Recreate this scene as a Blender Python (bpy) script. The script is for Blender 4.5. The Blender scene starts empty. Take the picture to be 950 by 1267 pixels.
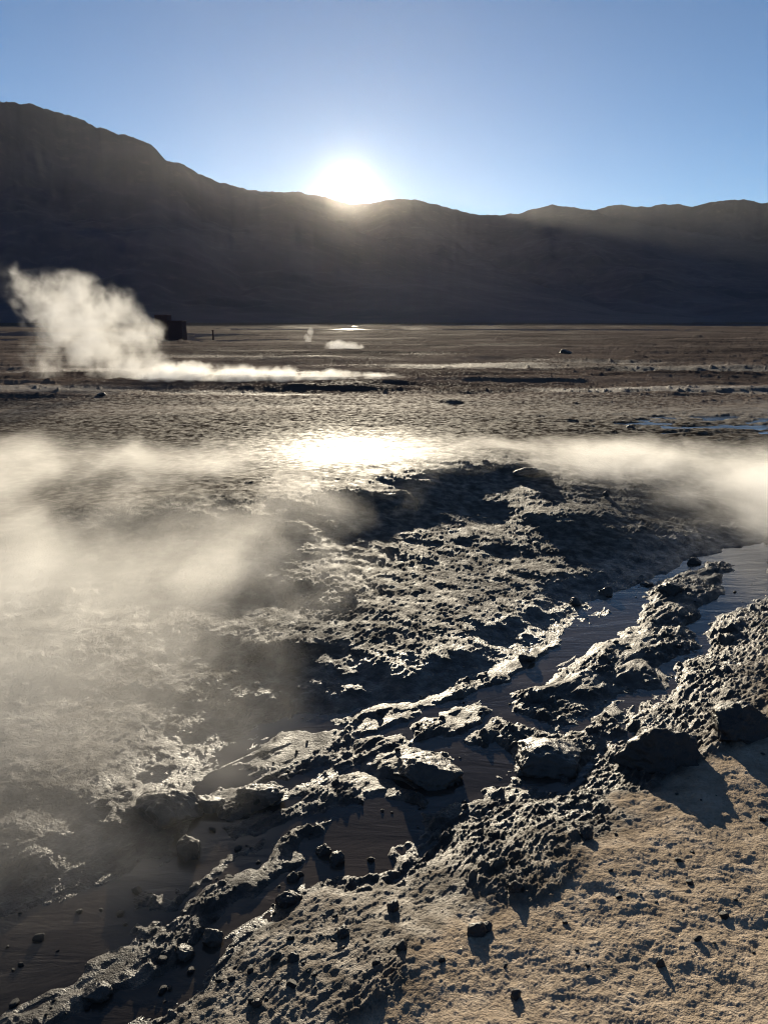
import bpy, bmesh, math, random
import numpy as np
from mathutils import Vector, Matrix

# ------------------------------------------------------------------ camera, sky, sun, exposure
sc = bpy.context.scene
COL = sc.collection
PW, PH, FPX = 950.0, 1267.0, 915.0            # photograph size and focal length in its pixels
EYE = 1.6
HORIZON = 398.0
PITCH = math.atan((PH / 2 - HORIZON) / FPX)   # looking down
cam_d = bpy.data.cameras.new('camera')
cam = bpy.data.objects.new('camera', cam_d); COL.objects.link(cam)
cam.location = (0, 0, EYE)
cam.rotation_euler = (math.pi / 2 - PITCH, 0, 0)
cam_d.sensor_fit = 'VERTICAL'; cam_d.sensor_height = 36.0
cam_d.lens = 36.0 * FPX / PH
cam_d.clip_start = 0.05; cam_d.clip_end = 80000.0
sc.camera = cam

def ray(px, py):
    u, v = (px - PW / 2) / FPX, (PH / 2 - py) / FPX
    cp, sp = math.cos(PITCH), math.sin(PITCH)
    return Vector((u, cp + v * sp, -sp + v * cp))
def ground_at(px, py, z=0.0):
    d = ray(px, py); t = (z - EYE) / d.z
    return (d.x * t, d.y * t)
def at(px, py, dist):
    d = ray(px, py); t = dist / d.y
    return Vector((0, 0, EYE)) + d * t
def angles(px, py):
    d = ray(px, py)
    return math.atan2(d.x, d.y), math.atan2(d.z, math.hypot(d.x, d.y))

SUN_AZ, SUN_EL = angles(431, 238)
world = bpy.data.worlds.new('World'); sc.world = world; world.use_nodes = True
wn = world.node_tree.nodes; wl = world.node_tree.links
sky = wn.new('ShaderNodeTexSky'); sky.sky_type = 'NISHITA'
sky.sun_disc = False
sky.sun_elevation = SUN_EL; sky.sun_rotation = SUN_AZ
sky.altitude = 3500; sky.air_density = 1.0; sky.dust_density = 0.05; sky.ozone_density = 2.5
bg = wn['Background']; bg.inputs['Strength'].default_value = 0.06
wl.new(sky.outputs[0], bg.inputs[0])
sd = bpy.data.lights.new('sun_light', 'SUN'); sd.energy = 5.0; sd.angle = math.radians(0.5); sd.color = (1.0, 0.87, 0.66)
sun = bpy.data.objects.new('sun_light', sd); COL.objects.link(sun)
sdir = Vector((math.sin(SUN_AZ) * math.cos(SUN_EL), math.cos(SUN_AZ) * math.cos(SUN_EL), math.sin(SUN_EL)))
sun.rotation_euler = (-sdir).to_track_quat('-Z', 'Y').to_euler()
sun.location = (0, 30, 20)
sc.view_settings.view_transform = 'Standard'; sc.view_settings.look = 'None'
sc.view_settings.gamma = 1.0; sc.view_settings.use_curve_mapping = False
sc.view_settings.exposure = 1.0
cy = sc.cycles
cy.max_bounces = 5; cy.diffuse_bounces = 2; cy.glossy_bounces = 2; cy.volume_bounces = 1
cy.transparent_max_bounces = 8; cy.sample_clamp_indirect = 4.0; cy.sample_clamp_direct = 0.0
cy.use_denoising = True; cy.pixel_filter_type = 'BLACKMAN_HARRIS'; cy.filter_width = 1.1; cy.volume_max_steps = 256
cy.caustics_reflective = False; cy.caustics_refractive = False

# ------------------------------------------------------------------ helpers
def tag(o, label=None, cat=None, group=None, kind=None):
    for k, v in (('label', label), ('category', cat), ('group', group), ('kind', kind)):
        if v: o[k] = v
    return o
def link_mesh(name, me, mat, parent=None):
    o = bpy.data.objects.new(name, me); COL.objects.link(o)
    if mat: me.materials.append(mat)
    if parent: o.parent = parent
    return o
def material(name):
    m = bpy.data.materials.new(name); m.use_nodes = True
    nt = m.node_tree; nt.nodes.clear()
    out = nt.nodes.new('ShaderNodeOutputMaterial')
    return m, nt, out
def node(nt, kind, **kw):
    n = nt.nodes.new(kind)
    for k, v in kw.items():
        if k.startswith('_'): setattr(n, k[1:], v)
        else: n.inputs[k.replace('__', ' ')].default_value = v
    return n
def math_n(nt, op, a, b=None, clamp=False):
    n = nt.nodes.new('ShaderNodeMath'); n.operation = op; n.use_clamp = clamp
    for i, v in enumerate((a, b)):
        if v is None: continue
        if isinstance(v, (int, float)): n.inputs[i].default_value = v
        else: nt.links.new(v, n.inputs[i])
    return n.outputs[0]
def mix_col(nt, fac, a, b):
    n = nt.nodes.new('ShaderNodeMix'); n.data_type = 'RGBA'
    for s, v in ((n.inputs[0], fac), (n.inputs[6], a), (n.inputs[7], b)):
        if isinstance(v, (int, float)): s.default_value = v
        elif isinstance(v, tuple): s.default_value = (*v, 1) if len(v) == 3 else v
        else: nt.links.new(v, s)
    return n.outputs[2]
def map_range(nt, v, a, b, c, d, smooth=False):
    n = nt.nodes.new('ShaderNodeMapRange'); n.interpolation_type = 'SMOOTHSTEP' if smooth else 'LINEAR'
    nt.links.new(v, n.inputs[0])
    for i, x in enumerate((a, b, c, d)): n.inputs[i + 1].default_value = x
    return n.outputs[0]

# ---- numpy noise
def _hash(ix, iy, seed):
    h = (ix.astype(np.int64) * 374761393 + iy.astype(np.int64) * 668265263 + seed * 974634777) & 0xFFFFFFFF
    h = ((h ^ (h >> 13)) * 1274126177) & 0xFFFFFFFF
    h = ((h ^ (h >> 16)) * 2246822519) & 0xFFFFFFFF
    return (h ^ (h >> 15)) & 0xFFFFFFFF
_GA = np.linspace(0, 2 * np.pi, 64, endpoint=False)
_GX, _GY = np.cos(_GA), np.sin(_GA)
def perlin(x, y, seed=0):
    ix = np.floor(x); iy = np.floor(y); fx = x - ix; fy = y - iy
    u = fx * fx * fx * (fx * (fx * 6 - 15) + 10); v = fy * fy * fy * (fy * (fy * 6 - 15) + 10)
    def g(dx, dy):
        k = _hash(ix + dx, iy + dy, seed) & 63
        return _GX[k] * (fx - dx) + _GY[k] * (fy - dy)
    a = g(0, 0); b = g(1, 0); c = g(0, 1); d = g(1, 1)
    return 1.5 * ((a + (b - a) * u) * (1 - v) + (c + (d - c) * u) * v)
def fbm(x, y, seed, octaves=4, gain=0.5, lac=2.03):
    s = 0; a = 1.0
    for i in range(octaves):
        s = s + a * perlin(x + 17.3 * i, y - 9.1 * i, seed + i); x = x * lac; y = y * lac; a *= gain
    return s
def ridged(x, y, seed, octaves=4, gain=0.5):
    s = 0; a = 1.0
    for i in range(octaves):
        s = s + a * (1 - 2 * np.abs(perlin(x + 7.7 * i, y + 3.1 * i, seed + i))); x = x * 2.1; y = y * 2.1; a *= gain
    return s
def clods(x, y, size, seed, density, rmin=0.15, rmax=0.5):
    """Rounded lumps scattered over cells of SIZE metres; DENSITY (0..1, per point) is how many cells hold one."""
    X = x / size; Y = y / size; ix = np.floor(X); iy = np.floor(Y); best = np.zeros_like(X)
    for dx in (-1, 0, 1):
        for dy in (-1, 0, 1):
            cx = ix + dx; cy_ = iy + dy
            h = _hash(cx, cy_, seed); h2 = _hash(cx, cy_, seed + 101); h3 = _hash(cx, cy_, seed + 202)
            px = cx + 0.5 + ((h & 1023) / 1023 - 0.5) * 0.8; py = cy_ + 0.5 + ((h >> 10 & 1023) / 1023 - 0.5) * 0.8
            rr = rmin + (rmax - rmin) * ((h2 & 1023) / 1023) ** 2
            on = ((h2 >> 10 & 1023) / 1023) < density
            an = (h3 & 1023) / 1023 * np.pi; ca, sa = np.cos(an), np.sin(an)
            st = 1.0 + 0.6 * ((h3 >> 10 & 1023) / 1023)
            ex = (X - px) * ca + (Y - py) * sa; ey = (-(X - px) * sa + (Y - py) * ca) * st
            q = np.clip(rr * rr - ex * ex - ey * ey, 0, None)
            hh = np.sqrt(q) * (0.35 + 0.5 * ((h3 >> 20 & 255) / 255)) * on
            best = np.maximum(best, hh)
    return best * size
def sstep(a, b, x):
    t = np.clip((x - a) / (b - a), 0, 1); return t * t * (3 - 2 * t)
def seg_dist(x, y, pts):
    """Distance to an open polyline."""
    d = np.full(x.shape, 1e9)
    for (ax, ay), (bx, by) in zip(pts[:-1], pts[1:]):
        vx, vy = bx - ax, by - ay; L = vx * vx + vy * vy + 1e-12
        t = np.clip(((x - ax) * vx + (y - ay) * vy) / L, 0, 1)
        d = np.minimum(d, (x - ax - t * vx) ** 2 + (y - ay - t * vy) ** 2)
    return np.sqrt(d)
def poly_sd(x, y, pts):
    """Signed distance to a polygon, positive inside."""
    d = seg_dist(x, y, pts + pts[:1]); ins = np.zeros(x.shape, bool)
    for (ax, ay), (bx, by) in zip(pts, pts[1:] + pts[:1]):
        if ay == by: continue
        ins ^= ((ay > y) != (by > y)) & (x < (bx - ax) * (y - ay) / (by - ay) + ax)
    return np.where(ins, d, -d)

# ------------------------------------------------------------------ ground: one relief sheet to the horizon
def G(pts, z=0.0): return [ground_at(px, py, z) for px, py in pts]
# the braided channel: everything between its two banks
CHANNEL = G([(990, 668), (905, 676), (850, 692), (795, 716), (735, 752), (690, 785), (640, 812), (585, 842), (530, 858), (475, 868), (430, 884),
             (370, 893), (320, 915), (275, 945), (245, 985), (225, 1030), (180, 1062), (120, 1088), (60, 1112), (0, 1135), (-60, 1160), (-160, 1200), (-250, 1330), (-150, 1420),
             (60, 1375), (205, 1262), (265, 1205), (335, 1155), (385, 1122), (450, 1092), (520, 1050), (560, 1012), (620, 985), (690, 975), (738, 962), (760, 905), (810, 862),
             (850, 822), (885, 785), (918, 752), (985, 715)])
SAND = G([(1050, 900), (905, 945), (840, 985), (745, 1020), (715, 1075), (650, 1130), (580, 1165), (500, 1215), (430, 1275), (330, 1420), (1700, 1420), (1600, 900)])
FLAT = G([(120, 1400), (205, 1262), (265, 1205), (335, 1155), (385, 1122), (450, 1100), (520, 1075), (550, 1072), (565, 1100), (590, 1125), (610, 1150), (580, 1180), (500, 1225), (430, 1285), (330, 1430)])
ISLANDS = [  # (outline in the photograph's pixels, height, edge width)
    ([(905, 694), (850, 706), (820, 722), (800, 745), (765, 785), (735, 810), (700, 830), (660, 850), (634, 862), (640, 880), (700, 885), (770, 862), (800, 840), (838, 800), (872, 765), (890, 728)], 0.07, 0.10),
    ([(640, 884), (700, 893), (770, 872), (810, 845), (842, 806), (870, 785), (850, 775), (800, 815), (700, 860), (640, 868)], 0.014, 0.05),
    ([(622, 912), (660, 902), (715, 905), (735, 925), (722, 952), (660, 950), (628, 935)], 0.06, 0.06),
    ([(508, 896), (560, 874), (602, 866), (606, 884), (575, 908), (530, 912)], 0.035, 0.05),
    ([(432, 935), (455, 912), (492, 906), (520, 925), (560, 932), (566, 962), (530, 978), (470, 965)], 0.055, 0.07),
    ([(300, 945), (330, 925), (362, 915), (430, 903), (446, 918), (425, 938), (380, 955), (330, 968)], 0.032, 0.05),
    ([(280, 985), (300, 966), (330, 962), (352, 975), (345, 990), (298, 1002)], 0.055, 0.04),
    ([(205, 1120), (262, 1085), (320, 1062), (380, 1032), (415, 1015), (408, 1036), (355, 1075), (300, 1100), (240, 1135)], 0.040, 0.05),
    ([(10, 1262), (90, 1205), (170, 1150), (235, 1112), (262, 1128), (225, 1165), (160, 1195), (100, 1225), (40, 1275)], 0.030, 0.05),
    ([(385, 1108), (440, 1080), (520, 1044), (560, 1020), (545, 1045), (500, 1075), (440, 1102), (392, 1128)], 0.045, 0.04),
    ([(560, 985), (610, 960), (650, 965), (640, 990), (590, 1010), (550, 1030), (520, 1040), (510, 1020)], 0.035, 0.05),
    ([(280, 1010), (350, 1003), (420, 985), (430, 992), (360, 1018), (290, 1030)], 0.014, 0.04),
    ([(430, 902), (480, 882), (522, 872), (505, 892), (450, 914)], 0.022, 0.04),
    ([(590, 905), (620, 888), (642, 902), (612, 932), (590, 925)], 0.022, 0.04),
    ([(150, 1120), (240, 1075), (330, 1030), (340, 1038), (250, 1088), (160, 1138)], 0.010, 0.04),
    ([(395, 892), (470, 864), (560, 846), (640, 814), (690, 786), (690, 800), (632, 840), (560, 866), (480, 888)], 0.030, 0.04),
    ([(700, 905), (740, 880), (790, 862), (770, 885), (742, 920), (728, 935)], 0.018, 0.04),
    ([(370, 975), (430, 955), (500, 975), (545, 988), (520, 1005), (430, 1000), (390, 992)], 0.022, 0.05),
]
ISLANDS = [(G(p), h * 0.68, w) for p, h, w in ISLANDS]
CREST = G([(120, 660), (250, 640), (400, 615), (520, 590), (650, 578), (700, 590), (735, 625)], 0.25)
FLOW = np.array(G([(880, 700), (60, 1180)])); FLOW = (FLOW[1] - FLOW[0]) / np.linalg.norm(FLOW[1] - FLOW[0])

def water_level(x, y):
    return 0.20 * sstep(6.0, 8.0, y) + 0.116 * np.exp(-((x - 4.3) / 2.6) ** 4 - ((y - 9.6) / 1.7) ** 4)

def ground_height(x, y, r, want_masks=False):
    near = r < 16
    z = np.zeros_like(x); sand = np.zeros_like(x); wet = np.full_like(x, 0.7)
    # --- open plain
    d = r
    plain = 0.26 + 0.07 * fbm(x / 14, y / 6, 11, 3) * sstep(8, 20, d) + 0.03 * fbm(x / 3.1, y / 1.5, 21, 4)
    plain = plain + 0.05 * sstep(0.2, 0.7, ridged(x / 9, y / 3.2, 25, 3)) * sstep(9, 14, d)
    plain = plain + 0.25 * fbm(x / 60, y / 40, 31, 2) * sstep(25, 80, d)
    pool = np.exp(-((x - 4.3) / 2.4) ** 4 - ((y - 9.6) / 1.5) ** 4)
    plain = plain - 0.30 * sstep(0.36, 0.50, perlin(x / 70, y / 16, 53)) * sstep(34, 50, d) * sstep(-14, -4, x)
    plain = plain + 0.014 * fbm(x / 0.30, y / 0.30, 61, 4) * (1 - sstep(60, 200, d)) + clods(x, y, 0.30, 71, 0.22 * sstep(-.3, .5, fbm(x / 5, y / 2, 72, 2)), 0.06, 0.22) * (1 - sstep(30, 60, d))
    stony = 0.15 + 0.85 * sstep(-.2, .5, fbm(x / 6, y / 1.6, 74, 3))
    plain = plain + (clods(x, y, 0.16, 75, 0.40 * stony, 0.08, 0.34) + clods(x, y, 0.09, 76, 0.5 * stony, 0.1, 0.4)) * (1 - sstep(25, 60, d))
    plain = plain + 0.045 * sstep(0.1, 0.5, fbm(x / 5, y / 0.9, 77, 4)) * sstep(10, 16, d) * (1 - 0.5 * sstep(40, 80, d))
    plain = plain + clods(x, y, 2.3, 73, 0.10 + 0 * x, 0.05, 0.16) * 0.6
    z[:] = plain
    wet[:] = 0.04 + 0.40 * sstep(0.1, 0.6, fbm(x / 11, y / 4, 81, 3)) * (1 - 0.85 * sstep(18, 34, d)) + 0.2 * sstep(17, 10, d) + 0.6 * pool
    if near.any():
        X, Y = x[near], y[near]; D = r[near]
        wx = X + 0.07 * fbm(X / 0.4, Y / 0.4, 101, 5, .6); wy = Y + 0.07 * fbm(X / 0.4, Y / 0.4, 131, 5, .6)
        ch = poly_sd(wx, wy, CHANNEL)
        sd_ = poly_sd(X + 0.12 * fbm(X / 0.3, Y / 0.3, 141, 3), Y + 0.12 * fbm(X / 0.3, Y / 0.3, 151, 3), SAND)
        snd = sstep(-0.03, 0.10, sd_); flat = sstep(-0.06, 0.10, poly_sd(wx, wy, FLAT))
        side = (X - Y * 0.62) > 0.15 # right of the channel
        side = (X * (-FLOW[1]) + Y * FLOW[0])
        c0 = np.array(G([(560, 900)])[0]); right = ((X - c0[0]) * FLOW[1] - (Y - c0[1]) * FLOW[0]) < 0
        out = np.clip(-ch, 0, None)
        # left terrace rising from the stream to the crest
        ramp = np.clip((out - 0.15) / 2.5, 0, 1.1); lt = 0.030 * sstep(0, 0.25, out) + 0.31 * (ramp - 0.35 * np.clip(ramp - 0.75, 0, 1) ** 2 / 0.35)
        cr = seg_dist(X + 0.25 * fbm(X / 1.1, Y / 1.1, 161, 2), Y + 0.25 * fbm(X / 1.1, Y / 1.1, 171, 2), CREST)
        lt = lt + 0.075 * np.exp(-(cr / 0.6) ** 2) + 0.012 * fbm(X / 1.1, Y / 0.6, 181, 4)
        # right bank climbs from the water towards the viewer
        rt = 0.025 * sstep(0, 0.08, out) + 0.15 * out * sstep(0.0, 0.3, out) - 0.06 * np.clip(out - 1.2, 0, None) + 0.010 * fbm(X / 0.45, Y / 0.45, 191, 3)
        land = np.where(right, rt, lt)
        # channel floor: silt drawn out along the flow
        s = (X * FLOW[0] + Y * FLOW[1]); n = (-X * FLOW[1] + Y * FLOW[0])
        n = n + 0.06 * fbm(X / 0.7, Y / 0.7, 201, 3)
        silt = -0.0035 + 0.0045 * fbm(s / 0.8, n / 0.045, 211, 4, 0.55) + 0.009 * fbm(s / 1.3, n / 0.11, 216, 3)
        silt = silt - 0.008 * sstep(0.0, 0.12, ch) * sstep(0.35, 0.10, ch)
        cz = silt
        isl = np.zeros_like(X)
        for pts, h, w in ISLANDS:
            sdv = poly_sd(wx, wy, pts); k = sstep(-0.03, 0.8 * w, sdv)
            cz = np.maximum(cz, silt * (1 - k) + k * (0.50 * h + 0.30 * h * fbm(s / 0.30, n / 0.10, 221, 4)))
            isl = np.maximum(isl, sstep(-0.06, 0.05, sdv))
        inch = sstep(-0.02, 0.05, ch)
        base = land * (1 - inch) + cz * inch
        # lumps: how clotted the mud is, from place to place
        rough = fbm(X / 0.45, Y / 0.45, 231, 4)
        patch = 0.10 + 0.90 * sstep(-0.20, 0.50, rough + np.where(right, .12, 0))
        lump = np.where(right, sstep(0.12, -0.02, sd_) * 1.0, 0.45)
        lump = lump * (1 - 0.90 * flat)
        shore = np.where(right, sstep(0.10, 0.0, ch), sstep(0.45, 0.0, ch)) * sstep(-0.2, 0.4, rough)
        lump = lump * (1 - inch) + inch * np.maximum(isl * 0.95 * sstep(-0.45, 0.25, rough), 0.85 * shore)
        pan = np.exp(-((X + 0.35) / 1.1) ** 2 - ((Y - 7.4) / 1.4) ** 2)
        lump = lump * (1 - 0.85 * snd) * (1 - 0.6 * pan)
        ld = lump * patch
        cl = clods(X, Y, 0.20, 241, (0.22 * ld * (isl < 0.3) * (1 - inch) + 0.02) * (1 - snd) * (1 - flat), 0.08, 0.26)
        cl = cl + clods(X, Y, 0.075, 251, 0.65 * ld * np.where(right, 1, 0.45), 0.12, 0.45)
        cl = cl + clods(X, Y, 0.038, 261, 0.9 * ld + 0.02, 0.15, 0.5) + clods(X, Y, 0.019, 271, 0.85 * ld + 0.08, 0.15, 0.5)
        clf = clods(X, Y, 0.010, 273, 0.55 + 0.3 * ld, 0.15, 0.5)
        crust = fbm(X / 0.09, Y / 0.09, 283, 5, 0.6)
        wr = (0.006 * lump + 0.0025 * flat) * ridged(s / 0.16 + 0.4 * rough, n / 0.035, 281, 4) + 0.0045 * lump * crust
        fine = 0.003 * fbm(X / 0.02, Y / 0.02, 291, 3) * (0.3 + 0.7 * lump)
        snd_rel = 0.005 * fbm(X / 0.30, Y / 0.30, 301, 3) + 0.0028 * fbm(X / 0.05, Y / 0.05, 311, 5, 0.7) + 0.45 * clods(X, Y, 0.020, 321, 0.30 * sstep(-.4, .5, fbm(X / .25, Y / .25, 331, 2)), 0.1, 0.42)
        hz = base + (cl * np.where(right & (inch < .5), 0.85, 0.75) + clf + wr + fine) * (0.15 + 0.85 * np.clip(lump, 0, 1)) + snd * snd_rel + flat * (1 - snd) * (0.0020 * fbm(X / 0.02, Y / 0.02, 341, 3, 0.6) + 0.0022 * ridged(s / 0.09, n / 0.03, 345, 3))
        b = sstep(15.5, 9.5, D)
        z[near] = z[near] * (1 - b) + hz * b
        sand[near] = np.maximum(np.maximum(snd, right * 0.55 * sstep(0.12, 0.7, out)), 0.35 * flat) * (1 - inch) * b
        wv = np.where(right, 0.75 - 0.55 * sstep(0.1, 0.6, out), np.clip(0.85 - 0.38 * sstep(0.1, 0.5, out) - 0.30 * sstep(1.5, 3.0, out), 0, 1)) * (1 - snd) + 0.05 * snd + 0.5 * pan
        wv = wv * (1 - flat) + 0.5 * flat; wv = wv * (1 - inch) + inch * (1.0 - 0.3 * isl)
        wet[near] = wet[near] * (1 - b) + wv * b
    z = z + pool * (0.30 * (z - 0.315) + 0.315 + 0.024 * fbm(x / 0.6, y / 0.35, 41, 5, 0.6) - z)
    if want_masks: return z, sand, wet
    return z

PX = 1.0 / 740.0                                 # about one output pixel, in radians
dep = np.concatenate([np.arange(math.radians(89), math.radians(56), -math.radians(1.0)), np.arange(math.radians(56), 0.0021, -PX * 0.78)])
rad = EYE / np.tan(dep)
rad = np.concatenate([[0.004], rad, rad[-1] * 1.16 ** np.arange(1, 17)])
half = math.radians(37)
azs = np.concatenate([-np.geomspace(half, math.pi, 170)[::-1][:-1], np.arange(-half, half, PX * 0.78), np.geomspace(half, math.pi, 170)[:-1]])
R, A = np.meshgrid(rad, azs, indexing='ij')
X, Y = R * np.sin(A), R * np.cos(A)
Z, SANDM, WETM = (q.reshape(R.shape) for q in ground_height(X.ravel(), Y.ravel(), R.ravel(), True))
nr, na = R.shape

def grid_mesh(name, X, Y, Z, keep=None, wrap=True):
    nr, na = X.shape
    idx = np.arange(nr * na, dtype=np.int32).reshape(nr, na)
    nxt = np.roll(idx, -1, axis=1)
    quads = np.stack([idx[:-1], idx[1:], nxt[1:], nxt[:-1]], axis=-1)
    if not wrap: quads = quads[:, :-1]
    quads = quads.reshape(-1, 4)
    if keep is not None:
        quads = quads[keep.ravel()[quads].any(axis=1)]
    used, inv = np.unique(quads, return_inverse=True)
    co = np.stack([X.ravel(), Y.ravel(), Z.ravel()], axis=-1)[used].astype(np.float32)
    quads = inv.reshape(-1, 4).astype(np.int32)
    me = bpy.data.meshes.new(name)
    me.vertices.add(len(co)); me.vertices.foreach_set('co', co.ravel())
    me.loops.add(quads.size); me.loops.foreach_set('vertex_index', quads.ravel())
    me.polygons.add(len(quads))
    me.polygons.foreach_set('loop_start', np.arange(0, quads.size, 4, dtype=np.int32))
    me.update(calc_edges=True)
    me.polygons.foreach_set('use_smooth', np.ones(len(quads), bool))
    me.validate()
    return me, used
def mesh_attr(me, name, values):
    a = me.attributes.new(name, 'FLOAT', 'POINT'); a.data.foreach_set('value', values.astype(np.float32))

# ---- ground material: wet dark mud, drier sandy crust
def ground_material():
    m, nt, out = material('geyser_mud'); L = nt.links
    co = node(nt, 'ShaderNodeTexCoord').outputs['Object']
    def attr(n): return node(nt, 'ShaderNodeAttribute', _attribute_name=n).outputs['Fac']
    sand, wet = attr('sand'), attr('wet')
    def noise(scale, detail, rough=0.6):
        n = node(nt, 'ShaderNodeTexNoise', Scale=scale, Detail=detail, Roughness=rough); L.new(co, n.inputs['Vector']); return n.outputs['Fac']
    n1, n2, n3 = noise(1.3, 5), noise(14, 4), noise(90, 3)
    mud = mix_col(nt, map_range(nt, n1, .3, .7, 0, 1), (0.028, 0.023, 0.019), (0.066, 0.053, 0.042))
    mud = mix_col(nt, map_range(nt, n2, .45, .75, 0, .6), mud, (0.15, 0.125, 0.095))
    dry = mix_col(nt, map_range(nt, n2, .3, .7, 0, 1), (0.26, 0.210, 0.158), (0.42, 0.345, 0.268))
    dry = mix_col(nt, map_range(nt, n3, .5, .75, 0, .55), dry, (0.17, 0.125, 0.09))
    mpn = node(nt, 'ShaderNodeMapping'); mpn.inputs['Scale'].default_value = (.10, .45, 1); L.new(co, mpn.inputs['Vector'])
    band = node(nt, 'ShaderNodeTexNoise', Scale=1.0, Detail=7, Roughness=.65); L.new(mpn.outputs[0], band.inputs['Vector'])  # long tone bands; the dark ones put relief shade into the plain's colour
    far_c = mix_col(nt, map_range(nt, band.outputs['Fac'], .38, .62, 0, 1), (0.045, 0.035, 0.032), (0.15, 0.115, 0.095))
    mud = mix_col(nt, attr('plain'), mud, far_c)
    col = mix_col(nt, sand, mud, dry)
    wv = math_n(nt, 'ADD', wet, map_range(nt, n2, .3, .7, -0.25, .2), True)
    rough = map_range(nt, wv, 0.1, 1, 0.95, 0.34)
    bs = node(nt, 'ShaderNodeBsdfPrincipled')
    L.new(col, bs.inputs['Base Color']); L.new(rough, bs.inputs['Roughness'])
    L.new(map_range(nt, wv, 0.1, 1, 0.0, 0.6), bs.inputs['Specular IOR Level'])
    bh = math_n(nt, 'ADD', math_n(nt, 'MULTIPLY', n3, 0.5), math_n(nt, 'MULTIPLY', noise(300, 2), 0.22))
    bump = node(nt, 'ShaderNodeBump', Strength=0.9, Distance=0.028); L.new(bh, bump.inputs['Height'])
    L.new(bump.outputs[0], bs.inputs['Normal'])
    L.new(bs.outputs[0], out.inputs['Surface'])
    return m
MUD = ground_material()
me, used = grid_mesh('ground', X, Y, Z)
mesh_attr(me, 'sand', SANDM.ravel()[used]); mesh_attr(me, 'plain', sstep(8.5, 13, R.ravel()[used])); mesh_attr(me, 'wet', WETM.ravel()[used])
tag(link_mesh('ground', me, MUD), 'dark wet mud flat with a pale sandy bank in front', kind='structure')

# ---- water standing in the channel and the pools
def water_material():
    m, nt, out = material('silty_water'); L = nt.links
    co = node(nt, 'ShaderNodeTexCoord').outputs['Object']
    mp = node(nt, 'ShaderNodeMapping', _vector_type='POINT'); mp.inputs['Rotation'].default_value = (0, 0, -math.atan2(FLOW[1], FLOW[0])); mp.inputs['Scale'].default_value = (0.32, 1, 1)
    L.new(co, mp.inputs['Vector'])
    n = node(nt, 'ShaderNodeTexNoise', Scale=9, Detail=5, Roughness=.6, Distortion=.6); L.new(mp.outputs[0], n.inputs['Vector'])
    nw = node(nt, 'ShaderNodeTexNoise', Scale=2.2, Detail=4); L.new(mp.outputs[0], nw.inputs['Vector'])
    bump = node(nt, 'ShaderNodeBump', Strength=0.35, Distance=0.014); L.new(n.outputs['Fac'], bump.inputs['Height'])
    bs = node(nt, 'ShaderNodeBsdfPrincipled', Roughness=0.06)
    L.new(mix_col(nt, map_range(nt, nw.outputs['Fac'], .35, .7, 0, 1), (0.030, 0.025, 0.021), (0.080, 0.063, 0.048)), bs.inputs['Base Color'])
    bs.inputs['IOR'].default_value = 1.333
    L.new(bump.outputs[0], bs.inputs['Normal']); L.new(bs.outputs[0], out.inputs['Surface'])
    return m
WL = water_level(X, Y)
wme, _ = grid_mesh('water', X, Y, WL + 0.0, keep=(Z < WL + 0.002) & (R < 700) & (np.abs(A) < math.radians(75)))
tag(link_mesh('water', wme, water_material()), 'shallow silty stream and pools', kind='structure')

# ------------------------------------------------------------------ hills
def hill_material():
    m, nt, out = material('bare_hillside'); L = nt.links
    co = node(nt, 'ShaderNodeTexCoord').outputs['Object']
    n = node(nt, 'ShaderNodeTexNoise', Scale=0.004, Detail=8, Roughness=.6); L.new(co, n.inputs['Vector'])
    n2 = node(nt, 'ShaderNodeTexNoise', Scale=0.03, Detail=4, Roughness=.6); L.new(co, n2.inputs['Vector'])
    c = mix_col(nt, map_range(nt, n.outputs['Fac'], .3, .7, 0, 1), (0.056, 0.048, 0.060), (0.100, 0.084, 0.096))
    c = mix_col(nt, map_range(nt, n2.outputs['Fac'], .55, .8, 0, .5), c, (0.15, 0.122, 0.115))
    bs = node(nt, 'ShaderNodeBsdfPrincipled', Roughness=0.95); bs.inputs['Specular IOR Level'].default_value = 0.1
    L.new(c, bs.inputs['Base Color']); L.new(bs.outputs[0], out.inputs['Surface'])
    return m
HILLM = hill_material()
def hill(name, label, skyline, r_foot, r_top, r_back, az0, az1, seed, na=700, nrad=220):
    pts = sorted(angles(px, py) for px, py in skyline)
    paz = np.array([p[0] for p in pts]); pel = np.array([p[1] for p in pts])
    az = np.linspace(az0, az1, na)
    el = np.interp(az, paz, pel)
    k = np.hanning(9); k /= k.sum(); el = np.convolve(np.pad(el, 4, mode='edge'), k, 'valid')
    t = np.concatenate([np.linspace(0, 1, nrad), 1 + np.linspace(0.01, 1, 60)])
    T, AZ = np.meshgrid(t, az, indexing='ij')
    RT = r_top * (1 + 0.05 * np.interp(az, np.linspace(az0, az1, 24), np.random.RandomState(seed).uniform(-1, 1, 24)))[None, :]
    RT = RT + 0 * T
    Rr = np.where(T <= 1, r_foot + (RT - r_foot) * T, RT + (r_back - RT) * (T - 1))
    top = EYE + RT * np.tan(el)[None, :]
    top = top * (1 + 0.012 * fbm(AZ * 60, 0 * AZ, seed, 4))
    prof = np.where(T <= 1, 0.30 * T + 0.70 * T ** 2.2, 1 - (T - 1) ** 1.3)
    xx, yy = Rr * np.sin(AZ), Rr * np.cos(AZ)
    rel = (np.abs(fbm(xx / 520, yy / 900, seed + 7, 5)) - 0.35) * 0.11 + 0.03 * fbm(xx / 170, yy / 260, seed + 9, 4)
    zz = top * (prof + rel * np.clip(4 * T * (1 - T), 0, 1) * (T < 1)) - 6 * (1 - np.clip(T * 8, 0, 1)) - 20 * (T > 1.98)
    me, _ = grid_mesh(name, xx, yy, zz, wrap=False)
    return tag(link_mesh(name, me, HILLM), label, kind='structure')
D2 = math.radians
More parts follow.
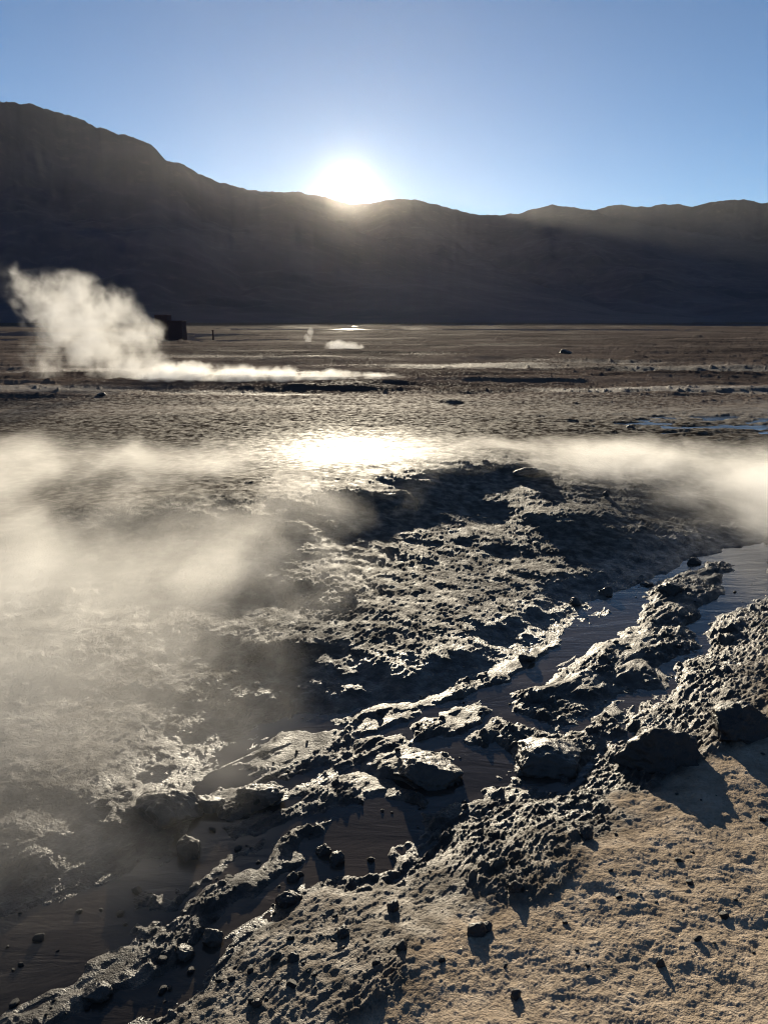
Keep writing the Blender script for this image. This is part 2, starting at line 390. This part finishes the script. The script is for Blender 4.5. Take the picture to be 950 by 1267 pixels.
hill('hills', 'dark bare mountain ridge rising on the left', [(-700, 170), (-350, 130), (-150, 122), (0, 125), (45, 130), (58, 136), (75, 138), (105, 150), (125, 158), (150, 167), (175, 172), (190, 181), (203, 198), (225, 202), (245, 214), (270, 225), (300, 233), (330, 243), (380, 262), (480, 300), (640, 345), (760, 380), (900, 396)],
     900, 2100, 3200, D2(-62), D2(22), 5)
hill('hills', 'low dark ridge under the rising sun', [(-400, 330), (100, 290), (260, 240), (300, 234), (320, 236), (335, 238), (358, 237), (385, 240), (405, 245), (430, 252), (452, 253), (472, 249), (492, 246), (512, 247), (540, 253), (562, 259), (585, 265), (615, 266), (640, 265), (660, 258), (682, 254), (702, 255), (730, 260), (755, 268), (800, 278), (860, 288), (950, 302), (1200, 320), (1700, 380)],
     1500, 3600, 5000, D2(-45), D2(50), 15)
hill('hills', 'pale far ridge at the right', [(500, 330), (640, 280), (700, 264), (745, 258), (768, 252), (786, 257), (815, 253), (840, 253), (852, 256), (880, 250), (905, 247), (925, 248), (950, 251), (1050, 248), (1250, 262), (1700, 300)],
     3000, 4500, 5600, D2(0), D2(58), 25)

# ------------------------------------------------------------------ sun disc and air
sm, nt, out = material('sun_surface')
em = node(nt, 'ShaderNodeEmission', Strength=400.0, Color=(1, 0.9, 0.7, 1)); 
ad = node(nt, 'ShaderNodeAddShader'); tr = node(nt, 'ShaderNodeBsdfTransparent')   # a glowing gas: lets the sun lamp's own light through
nt.links.new(em.outputs[0], ad.inputs[0]); nt.links.new(tr.outputs[0], ad.inputs[1]); nt.links.new(ad.outputs[0], out.inputs['Surface'])
bm = bmesh.new(); bmesh.ops.create_icosphere(bm, subdivisions=4, radius=40000 * math.tan(math.radians(0.28)))
me = bpy.data.meshes.new('sun'); bm.to_mesh(me); bm.free()
so = link_mesh('sun', me, sm); so.location = sdir * 40000
tag(so, 'low sun just above the ridge', kind='structure')

hm, nt, out = material('thin_air')
pv = node(nt, 'ShaderNodeVolumePrincipled', Density=5.5e-6, Anisotropy=0.73, Color=(0.97, 0.965, 0.95, 1))      # fine dust
vs = node(nt, 'ShaderNodeVolumeScatter', Density=0.22e-6, Anisotropy=0.975, Color=(1.0, 0.90, 0.70, 1))           # added narrow scatter, imitates the sensor bloom round the sun
ad = node(nt, 'ShaderNodeAddShader'); nt.links.new(pv.outputs[0], ad.inputs[0]); nt.links.new(vs.outputs[0], ad.inputs[1]); nt.links.new(ad.outputs[0], out.inputs['Volume'])
bm = bmesh.new(); bmesh.ops.create_cube(bm, size=1.0)
bmesh.ops.scale(bm, vec=(14000, 14000, 800), verts=bm.verts); bmesh.ops.translate(bm, vec=(0, 0, 400 - 30), verts=bm.verts)
me = bpy.data.meshes.new('haze'); bm.to_mesh(me); bm.free()
tag(link_mesh('haze', me, hm), 'thin bright haze over the whole basin', kind='stuff')

# ------------------------------------------------------------------ steam
def steam(name, label, cat, blobs, density, scale, k=1.5, t=0.25, soft=0.5, aniso=0.45, step=0.35, stretch=(1, 1, 1), group=None, voxel=0.12):
    """BLOBS: (centre, radii, weight). One closed hull round them; inside it the steam thins out to nothing before the hull."""
    org = Vector((sum(b[0][0] for b in blobs) / len(blobs), sum(b[0][1] for b in blobs) / len(blobs), 0))
    bm = bmesh.new()
    for c, r, w in blobs:
        g = bmesh.ops.create_icosphere(bm, subdivisions=3, radius=1.04)
        bmesh.ops.scale(bm, vec=Vector(r), verts=g['verts']); bmesh.ops.translate(bm, vec=Vector(c) - org, verts=g['verts'])
    raw = bpy.data.meshes.new(name + '_raw'); bm.to_mesh(raw); bm.free()
    tmp = bpy.data.objects.new('tmp', raw); COL.objects.link(tmp)
    md = tmp.modifiers.new('r', 'REMESH'); md.mode = 'VOXEL'; md.voxel_size = voxel
    me = bpy.data.meshes.new_from_object(tmp.evaluated_get(bpy.context.evaluated_depsgraph_get())); me.name = name
    bpy.data.objects.remove(tmp); bpy.data.meshes.remove(raw)
    m, nt, out = material(name); L = nt.links
    co = node(nt, 'ShaderNodeTexCoord').outputs['Object']
    mp = node(nt, 'ShaderNodeMapping'); mp.inputs['Scale'].default_value = stretch; L.new(co, mp.inputs['Vector'])
    n = node(nt, 'ShaderNodeTexNoise', Scale=scale, Detail=3.5, Roughness=.62, Distortion=.35); L.new(mp.outputs[0], n.inputs['Vector'])
    e = None
    for c, r, w in blobs:
        v = nt.nodes.new('ShaderNodeVectorMath'); v.operation = 'MULTIPLY_ADD'; L.new(co, v.inputs[0])
        v.inputs[1].default_value = [1 / q for q in r]; v.inputs[2].default_value = [-(c[i] - org[i]) / r[i] for i in range(3)]
        ln = nt.nodes.new('ShaderNodeVectorMath'); ln.operation = 'LENGTH'; L.new(v.outputs[0], ln.inputs[0])
        d = math_n(nt, 'MULTIPLY', math_n(nt, 'SUBTRACT', 1.0, ln.outputs['Value']), w)
        if e is None: e = d
        else:
            mx = nt.nodes.new('ShaderNodeMath'); mx.operation = 'SMOOTH_MAX'; mx.inputs[2].default_value = 0.15
            L.new(e, mx.inputs[0]); L.new(d, mx.inputs[1]); e = mx.outputs[0]
    val = math_n(nt, 'ADD', e, math_n(nt, 'MULTIPLY', math_n(nt, 'SUBTRACT', n.outputs['Fac'], 0.5 + t / k), k))
    dens = math_n(nt, 'MULTIPLY', map_range(nt, val, 0, soft, 0, density, True), map_range(nt, e, 0.02, 0.25, 0, 1, True))
    vs = node(nt, 'ShaderNodeVolumeScatter', Anisotropy=aniso, Color=(1, .985, .955, 1)); L.new(dens, vs.inputs['Density'])
    L.new(vs.outputs[0], out.inputs['Volume'])
    m.cycles.volume_step_rate = step
    o = link_mesh(name, me, m); o.location = org
    return tag(o, label, cat, group, 'stuff')

def pb(px, py, rx, ry, dist, w=1.0, deep=1.0):
    c = at(px, py, dist); s = dist / FPX
    return (c, (rx * s, rx * s * deep, ry * s), w)
DA = 17.5
steam('steam_plume', 'tall billowing white steam plume rising at the left', 'steam',
      [pb(165, 452, 62, 26, DA), pb(120, 430, 62, 42, DA), pb(95, 400, 66, 52, DA + .5), pb(60, 372, 52, 44, DA + .8, .8), pb(170, 418, 44, 34, DA - .3), pb(192, 412, 20, 17, DA - .5),
       pb(140, 385, 48, 36, DA), pb(95, 362, 42, 34, DA + .3), pb(25, 348, 34, 34, DA + 1, .6), pb(55, 445, 42, 38, DA, .55)], 0.95, 2.2, aniso=.22, k=2.1, t=0.18, soft=.65, step=.13, voxel=.16)
steam('steam_trail', 'thin white steam trail creeping along the ground from the big plume', 'steam',
      [pb(225, 467, 70, 24, DA), pb(290, 469, 64, 22, DA), pb(345, 470, 60, 20, DA + .2), pb(400, 470, 58, 16, DA + .3), pb(455, 470, 55, 12, DA + .3, .9)], 1.7, 2.8, aniso=.3, k=2.2, t=.16, step=.1, voxel=.08)
steam('steam_wisp', 'small low puff of steam on the far flat below the sun', 'steam', [pb(420, 428, 22, 9, 38), pb(437, 429, 16, 7, 38)], 1.0, 2.2, aniso=.2, k=1.9, t=.1, step=.2, voxel=.15)
steam('steam_wisp', 'tiny thin column of steam left of the far puff', 'steam', [pb(384, 411, 5, 8, 50), pb(381, 419, 6, 8, 50)], 0.9, 2.2, aniso=.2, k=1.9, t=.1, step=.2, voxel=.1)
steam('steam_bank', 'broad drifting steam bank veiling the mud on the left', 'steam',
      [((-3.4, 6.3, .42), (2.2, 1.3, .34), .8), ((-5.2, 6.0, .45), (2.2, 1.8, .40), .8), ((-1.6, 6.6, .36), (1.8, 1.1, .26), .9), ((-2.9, 5.3, .46), (1.9, 1.4, .46), .75), ((-2.1, 4.2, .45), (1.6, 1.5, .58), .75),
       ((-0.9, 5.0, .40), (1.3, 1.2, .42), .7), ((-1.5, 3.1, .42), (1.5, 1.1, .60), 1.0), ((-1.25, 2.35, .38), (1.2, .85, .52), 1.1), ((-1.15, 1.75, .28), (.95, .6, .42), .95), ((0.1, 6.6, .34), (1.6, 1.0, .25), .6), ((-0.7, 3.9, .32), (.9, 1.0, .38), .7)],
      0.75, 1.5, aniso=.36, k=2.9, t=.16, soft=1.1, step=.19, stretch=(1, .7, 1.5))
steam('steam_bank', 'low bright steam drifting over the pool on the right', 'steam',
      [((2.2, 6.9, .30), (1.6, 1.2, .30), 1.0), ((1.0, 7.5, .30), (1.7, .9, .20), .9), ((3.3, 6.2, .28), (1.5, 1.3, .40), 1.0), ((2.9, 5.3, .20), (1.0, .9, .36), .9), ((4.6, 6.9, .30), (1.7, 1.5, .36), .8)], 1.15, 1.9, aniso=.36, k=1.8, t=.10, soft=.9, step=.19, stretch=(1, .8, 1.5))

# ------------------------------------------------------------------ rocks and clods
from mathutils import noise as mn
def rock_material(name, dark, light, rough, spec):
    m, nt, out = material(name); L = nt.links
    co = node(nt, 'ShaderNodeTexCoord').outputs['Object']
    n = node(nt, 'ShaderNodeTexNoise', Scale=18, Detail=6, Roughness=.65); L.new(co, n.inputs['Vector'])
    n2 = node(nt, 'ShaderNodeTexNoise', Scale=95, Detail=3, Roughness=.6); L.new(co, n2.inputs['Vector'])
    bs = node(nt, 'ShaderNodeBsdfPrincipled'); bs.inputs['Specular IOR Level'].default_value = spec
    L.new(mix_col(nt, map_range(nt, n.outputs['Fac'], .35, .7, 0, 1), dark, light), bs.inputs['Base Color'])
    L.new(map_range(nt, n.outputs['Fac'], .3, .7, rough, rough + .25), bs.inputs['Roughness'])
    h = math_n(nt, 'ADD', n.outputs['Fac'], math_n(nt, 'MULTIPLY', n2.outputs['Fac'], .35))
    b = node(nt, 'ShaderNodeBump', Strength=0.9, Distance=0.015); L.new(h, b.inputs['Height']); L.new(b.outputs[0], bs.inputs['Normal'])
    L.new(bs.outputs[0], out.inputs['Surface']); return m
ROCK = rock_material('wet_dark_rock', (0.010, 0.008, 0.007), (0.034, 0.027, 0.022), 0.42, 0.5)
CLAY = rock_material('mud_coated_rock', (0.022, 0.018, 0.014), (0.065, 0.053, 0.041), 0.36, 0.55)
def rock_mesh(name, size, seed, sub=4, facets=9, lump=0.22):
    rnd = random.Random(seed); off = Vector((seed * 7.31, seed * 3.7, seed * 1.9))
    bm = bmesh.new(); bmesh.ops.create_icosphere(bm, subdivisions=sub, radius=1.0)
    planes = []
    for _ in range(facets):
        v = Vector((rnd.gauss(0, 1), rnd.gauss(0, 1), rnd.gauss(0.1, .8))).normalized(); planes.append((v, rnd.uniform(.58, .92)))
    for v in bm.verts:
        p = v.co.normalized()
        q = p * (1 + 0.5 * lump * mn.fractal(p * 1.3 + off, 1.0, 2.0, 3))
        for nrm, o in planes:
            d = q.dot(nrm) - o
            if d > 0: q = q - nrm * d * 0.96
        q = q * (1 + lump * 0.55 * mn.fractal(p * 4.2 + off, 0.8, 2.1, 5) * 0.75 + 0.16 * lump * max(0.0, 0.42 - mn.voronoi(p * 5.0 + off)[0][0]))
        v.co = Vector((q.x * size[0], q.y * size[1], q.z * size[2]))
    me = bpy.data.meshes.new(name); bm.to_mesh(me); bm.free()
    me.polygons.foreach_set('use_smooth', [True] * len(me.polygons)); return me
def ground_z(pts):
    a = np.array(pts, float); return ground_height(a[:, 0].copy(), a[:, 1].copy(), np.hypot(a[:, 0], a[:, 1]))
ROCKS = [  # (name, x, base y, width, height in the photograph's pixels, depth ratio, material, label, category)
    ('boulder', 822, 950, 104, 62, .8, ROCK, 'big black boulder at the edge of the pale sand, its near side in deep shadow', 'boulder'),
    ('boulder', 925, 915, 90, 50, .8, ROCK, 'dark lumpy boulder half buried in the clods at the right edge above the sand', 'boulder'),
    ('boulder', 678, 958, 104, 46, .8, CLAY, 'broad flat-topped boulder with a bright wet rim left of the big black one', 'boulder'),
    ('boulder', 527, 968, 84, 52, .8, CLAY, 'dark mud-coated boulder standing in the middle of the stream beside a pale mound', 'boulder'),
    ('boulder', 205, 1018, 80, 60, .8, CLAY, 'large grey boulder veiled by steam on the left bank of the stream', 'boulder'),
    ('boulder', 322, 990, 58, 26, .7, CLAY, 'low wrinkled wet slab of rock in the stream, right of two smaller stones', 'rock'),
    ('stone', 232, 1066, 30, 27, 1, ROCK, 'round ball-like stone standing alone in the smooth brown water', 'stone'),
    ('stone', 258, 1008, 32, 22, 1, CLAY, 'small glistening stone at the foot of the steam-veiled boulder', 'stone'),
    ('stone', 263, 1170, 22, 20, 1, CLAY, 'small wet stone with a long shadow in the lower brown channel', 'stone'),
    ('stone', 229, 1184, 20, 18, 1, CLAY, 'small lumpy stone at the tip of the mud bar in the lower channel', 'stone'),
    ('stone', 117, 1236, 27, 18, 1, CLAY, 'knobbly glinting stone at the bottom left end of the mud bar', 'stone'),
    ('stone', 357, 1120, 24, 22, 1, ROCK, 'dark round stone against the sandy shore of the lower channel', 'stone'),
    ('stone', 362, 1093, 15, 13, 1, ROCK, 'little stone just upstream of the dark round stone by the sandy shore', 'stone'),
    ('stone', 416, 1074, 20, 16, 1, ROCK, 'dark stone at the head of the long mud ridge in the lower channel', 'stone'),
    ('stone', 400, 1060, 18, 17, 1, ROCK, 'dark stone, left one of a close pair in mid-channel', 'stone'),
    ('stone', 832, 735, 30, 18, 1, ROCK, 'black angular stone perched on the upper end of the gravel island', 'stone'),
    ('stone', 751, 737, 17, 14, 1, CLAY, 'rounded grey stone at the left shore of the upper stream', 'stone'),
    ('stone', 860, 699, 17, 9, 1, ROCK, 'small dark stone in the stream just below the drifting steam', 'stone'),
    ('stone', 905, 781, 15, 15, 1, ROCK, 'upright dark stone in the right arm of the stream', 'stone'),
    ('stone', 800, 725, 15, 6, 1, ROCK, 'flat dark stone in the stream left of the gravel island', 'stone'),
    ('stone', 652, 818, 18, 13, 1, ROCK, 'dark stone among the clods on the left shore, above the widest pool', 'stone'),
    ('stone', 712, 748, 16, 10, 1, ROCK, 'dark stone on the left shore just left of the rounded grey stone', 'stone'),
    ('stone', 640, 1104, 18, 16, 1, ROCK, 'stubby dark clod at the edge of the sand below the heap of clods', 'clod'),
    ('rock', 655, 585, 46, 15, .7, ROCK, 'dark jagged rock on the crest of the mud rise, right of the sun glare', 'rock'),
    ('rock', 750, 614, 9, 8, 1, ROCK, 'small squarish rock at the near edge of the right-hand steam', 'rock'),
    ('rock', 700, 438, 15, 9, 1, ROCK, 'lone dark rock pile far out on the flat to the right', 'rock'),
    ('rock', 125, 491, 11, 5, 1, ROCK, 'small dark rock on the flat below the big steam plume', 'rock'),
    ('rock', 781, 531, 10, 6, 1, ROCK, 'small black rock beside the bluish pools on the right', 'rock'),
    ('clod', 591, 1158, 22, 18, 1, ROCK, 'larger of two black clods side by side on the flat crusted mud', 'clod'),
    ('clod', 603, 1152, 11, 14, 1, ROCK, 'smaller of two black clods side by side on the flat crusted mud', 'clod'),
    ('clod', 486, 1128, 14, 15, 1, ROCK, 'black clod with a long shadow nearest to the mud ridge', 'clod'),
    ('clod', 497, 1175, 13, 14, 1, ROCK, 'black clod with a long shadow in the middle of the crusted mud', 'clod'),
    ('clod', 424, 1160, 16, 12, 1, ROCK, 'low dark clod on the crusted mud near the shore of the lower channel', 'clod'),
    ('clod', 363, 1190, 14, 12, 1, ROCK, 'dark clod close to the tip of the crusted shore at bottom centre', 'clod'),
    ('clod', 638, 1236, 12, 15, 1, ROCK, 'upright dark clod casting a shadow on the sand at the bottom edge', 'clod'),
    ('clod', 818, 1196, 10, 12, 1, ROCK, 'small upright clod with a slanting shadow on the open sand', 'clod'),
    ('clod', 725, 1036, 17, 14, 1, ROCK, 'dark clod on the rim of the sand below the big black boulder', 'clod'),
    ('clod', 318, 1246, 11, 13, 1, ROCK, 'dark clod at the bottom edge beside the lower channel', 'clod'),
]
pos = [ground_at(r[1], r[2]) for r in ROCKS]
for _ in range(3):
    zz = ground_z(pos); pos = [ground_at(r[1], r[2], min(float(z), 0.45)) for r, z in zip(ROCKS, zz)]
zz = ground_z(pos)
for i, ((nm, px, py, w, h, dr, mat, label, cat), (x, y), z) in enumerate(zip(ROCKS, pos, zz)):
    dist = math.sqrt(x * x + y * y + (EYE - z) ** 2); k = dist / FPX
    sx = w * k / 2; sz = max(h * k * ((0.58 if mat is ROCK else 0.42) if w > 40 else 0.58), 0.3 * sx); sx *= 0.92 if w > 40 else 1
    o = link_mesh(nm, rock_mesh(nm, (sx * 1.08, sx * dr, sz), 11 + i, 5 if w > 40 else 4, 13 if mat is ROCK else 10, .24 if w > 40 else .42), mat)
    z = max(float(z), 0.0)
    o.location = (x, y + sx * dr * .5, z + sz * (0.05 if w > 40 else 0.15)); o.rotation_euler = (0, 0, 0)
    tag(o, label, cat, 'large stones and boulders along the stream' if y < 8 else 'dark rocks out on the flat')

# loose clods strewn in the shallows and on the crusted mud
rnd = random.Random(4)
protos = [rock_mesh('pebble', (1, rnd.uniform(.75, 1), rnd.uniform(.6, .85)), 60 + i, 3, 6, .3) for i in range(6)]
for me in protos: me.materials.append(ROCK)
cand = []
while len(cand) < 900:
    px, py = rnd.uniform(0, 950), rnd.uniform(690, 1265); cand.append(ground_at(px, py))
ca = np.array(cand); chd = poly_sd(ca[:, 0], ca[:, 1], CHANNEL); fl = poly_sd(ca[:, 0], ca[:, 1], FLAT); sa = poly_sd(ca[:, 0], ca[:, 1], SAND); cz = ground_z(cand)
nc = {'shallow': 0, 'crust': 0, 'sand': 0}
LAB = {'shallow': ('small dark pebble lying in or beside the shallow stream', 'pebbles strewn in the shallow stream', 110),
       'crust': ('small dark pebble lying on the crusted mud right of the lower channel', 'pebbles strewn on the crusted mud', 30),
       'sand': ('small dark pebble lying on the open pale sand', 'pebbles strewn on the sand', 35)}
for (x, y), c, f, s_, z in zip(cand, chd, fl, sa, cz):
    kind = 'shallow' if c > 0 else 'crust' if f > 0.03 else 'sand' if s_ > 0.05 else None
    if kind is None or nc[kind] >= LAB[kind][2]: continue
    nc[kind] += 1
    o = bpy.data.objects.new('pebble', protos[rnd.randrange(6)]); COL.objects.link(o)
    r = (.004 + .011 * rnd.random() ** 3) * (0.8 if kind == 'sand' else 1) * (1 + .10 * y)
    o.scale = (r, r * rnd.uniform(.7, 1.3), r * rnd.uniform(.5, .9)); o.rotation_euler = (rnd.uniform(-.3, .3), rnd.uniform(-.3, .3), rnd.uniform(0, 6.3))
    o.location = (x, y, max(float(z), 0) + r * .25)
    tag(o, LAB[kind][0], 'pebble', LAB[kind][1])

# ------------------------------------------------------------------ far shed and post
def box(bm, x0, x1, y0, y1, z0, z1):
    g = bmesh.ops.create_cube(bm, size=1.0)
    bmesh.ops.scale(bm, vec=(x1 - x0, y1 - y0, z1 - z0), verts=g['verts']); bmesh.ops.translate(bm, vec=((x0 + x1) / 2, (y0 + y1) / 2, (z0 + z1) / 2), verts=g['verts'])
def boxes(name, mat, parent, lst):
    bm = bmesh.new()
    for b in lst: box(bm, *b)
    bmesh.ops.bevel(bm, geom=bm.edges[:], offset=0.01, affect='EDGES')
    me = bpy.data.meshes.new(name); bm.to_mesh(me); bm.free(); return link_mesh(name, me, mat, parent)
WALL = rock_material('rust_brown_wall', (0.045, 0.026, 0.026), (0.085, 0.045, 0.042), .8, .2)
DS = 60.0
c = at(217, 419, DS); gz = float(ground_z([(c.x, c.y)])[0]); k = DS / FPX
shed = bpy.data.objects.new('shed', None); COL.objects.link(shed); shed.location = (c.x, c.y, gz)
tag(shed, 'small dark boxy shed on the flat just right of the big steam plume', 'shed')
hh = max(20 * k + (c.z - gz), .8)
boxes('wall', WALL, shed, [(-9 * k, 9 * k, 0, 1.4, 0, hh)])
boxes('roof', WALL, shed, [(-9.6 * k, 9.6 * k, -.06, 1.46, hh, hh + .07)])
boxes('annex', WALL, shed, [(-24 * k, -9.1 * k, .2, 1.5, 0, hh + 8 * k)])
boxes('plinth', WALL, shed, [(-10.5 * k, 11 * k, -.3, -.07, 0, .16)])
c = at(264, 419, DS); gz = float(ground_z([(c.x, c.y)])[0])
post = bpy.data.objects.new('post', None); COL.objects.link(post); post.location = (c.x, c.y, gz)
tag(post, 'thin short dark post standing on the flat right of the shed', 'post')
bm = bmesh.new(); bmesh.ops.create_cone(bm, segments=10, radius1=.07, radius2=.055, depth=.75, cap_ends=True); bmesh.ops.translate(bm, vec=(0, 0, .375), verts=bm.verts)
me = bpy.data.meshes.new('shaft'); bm.to_mesh(me); bm.free(); link_mesh('shaft', me, WALL, post)
boxes('cap', WALL, post, [(-.09, .09, -.09, .09, .75, .79)])
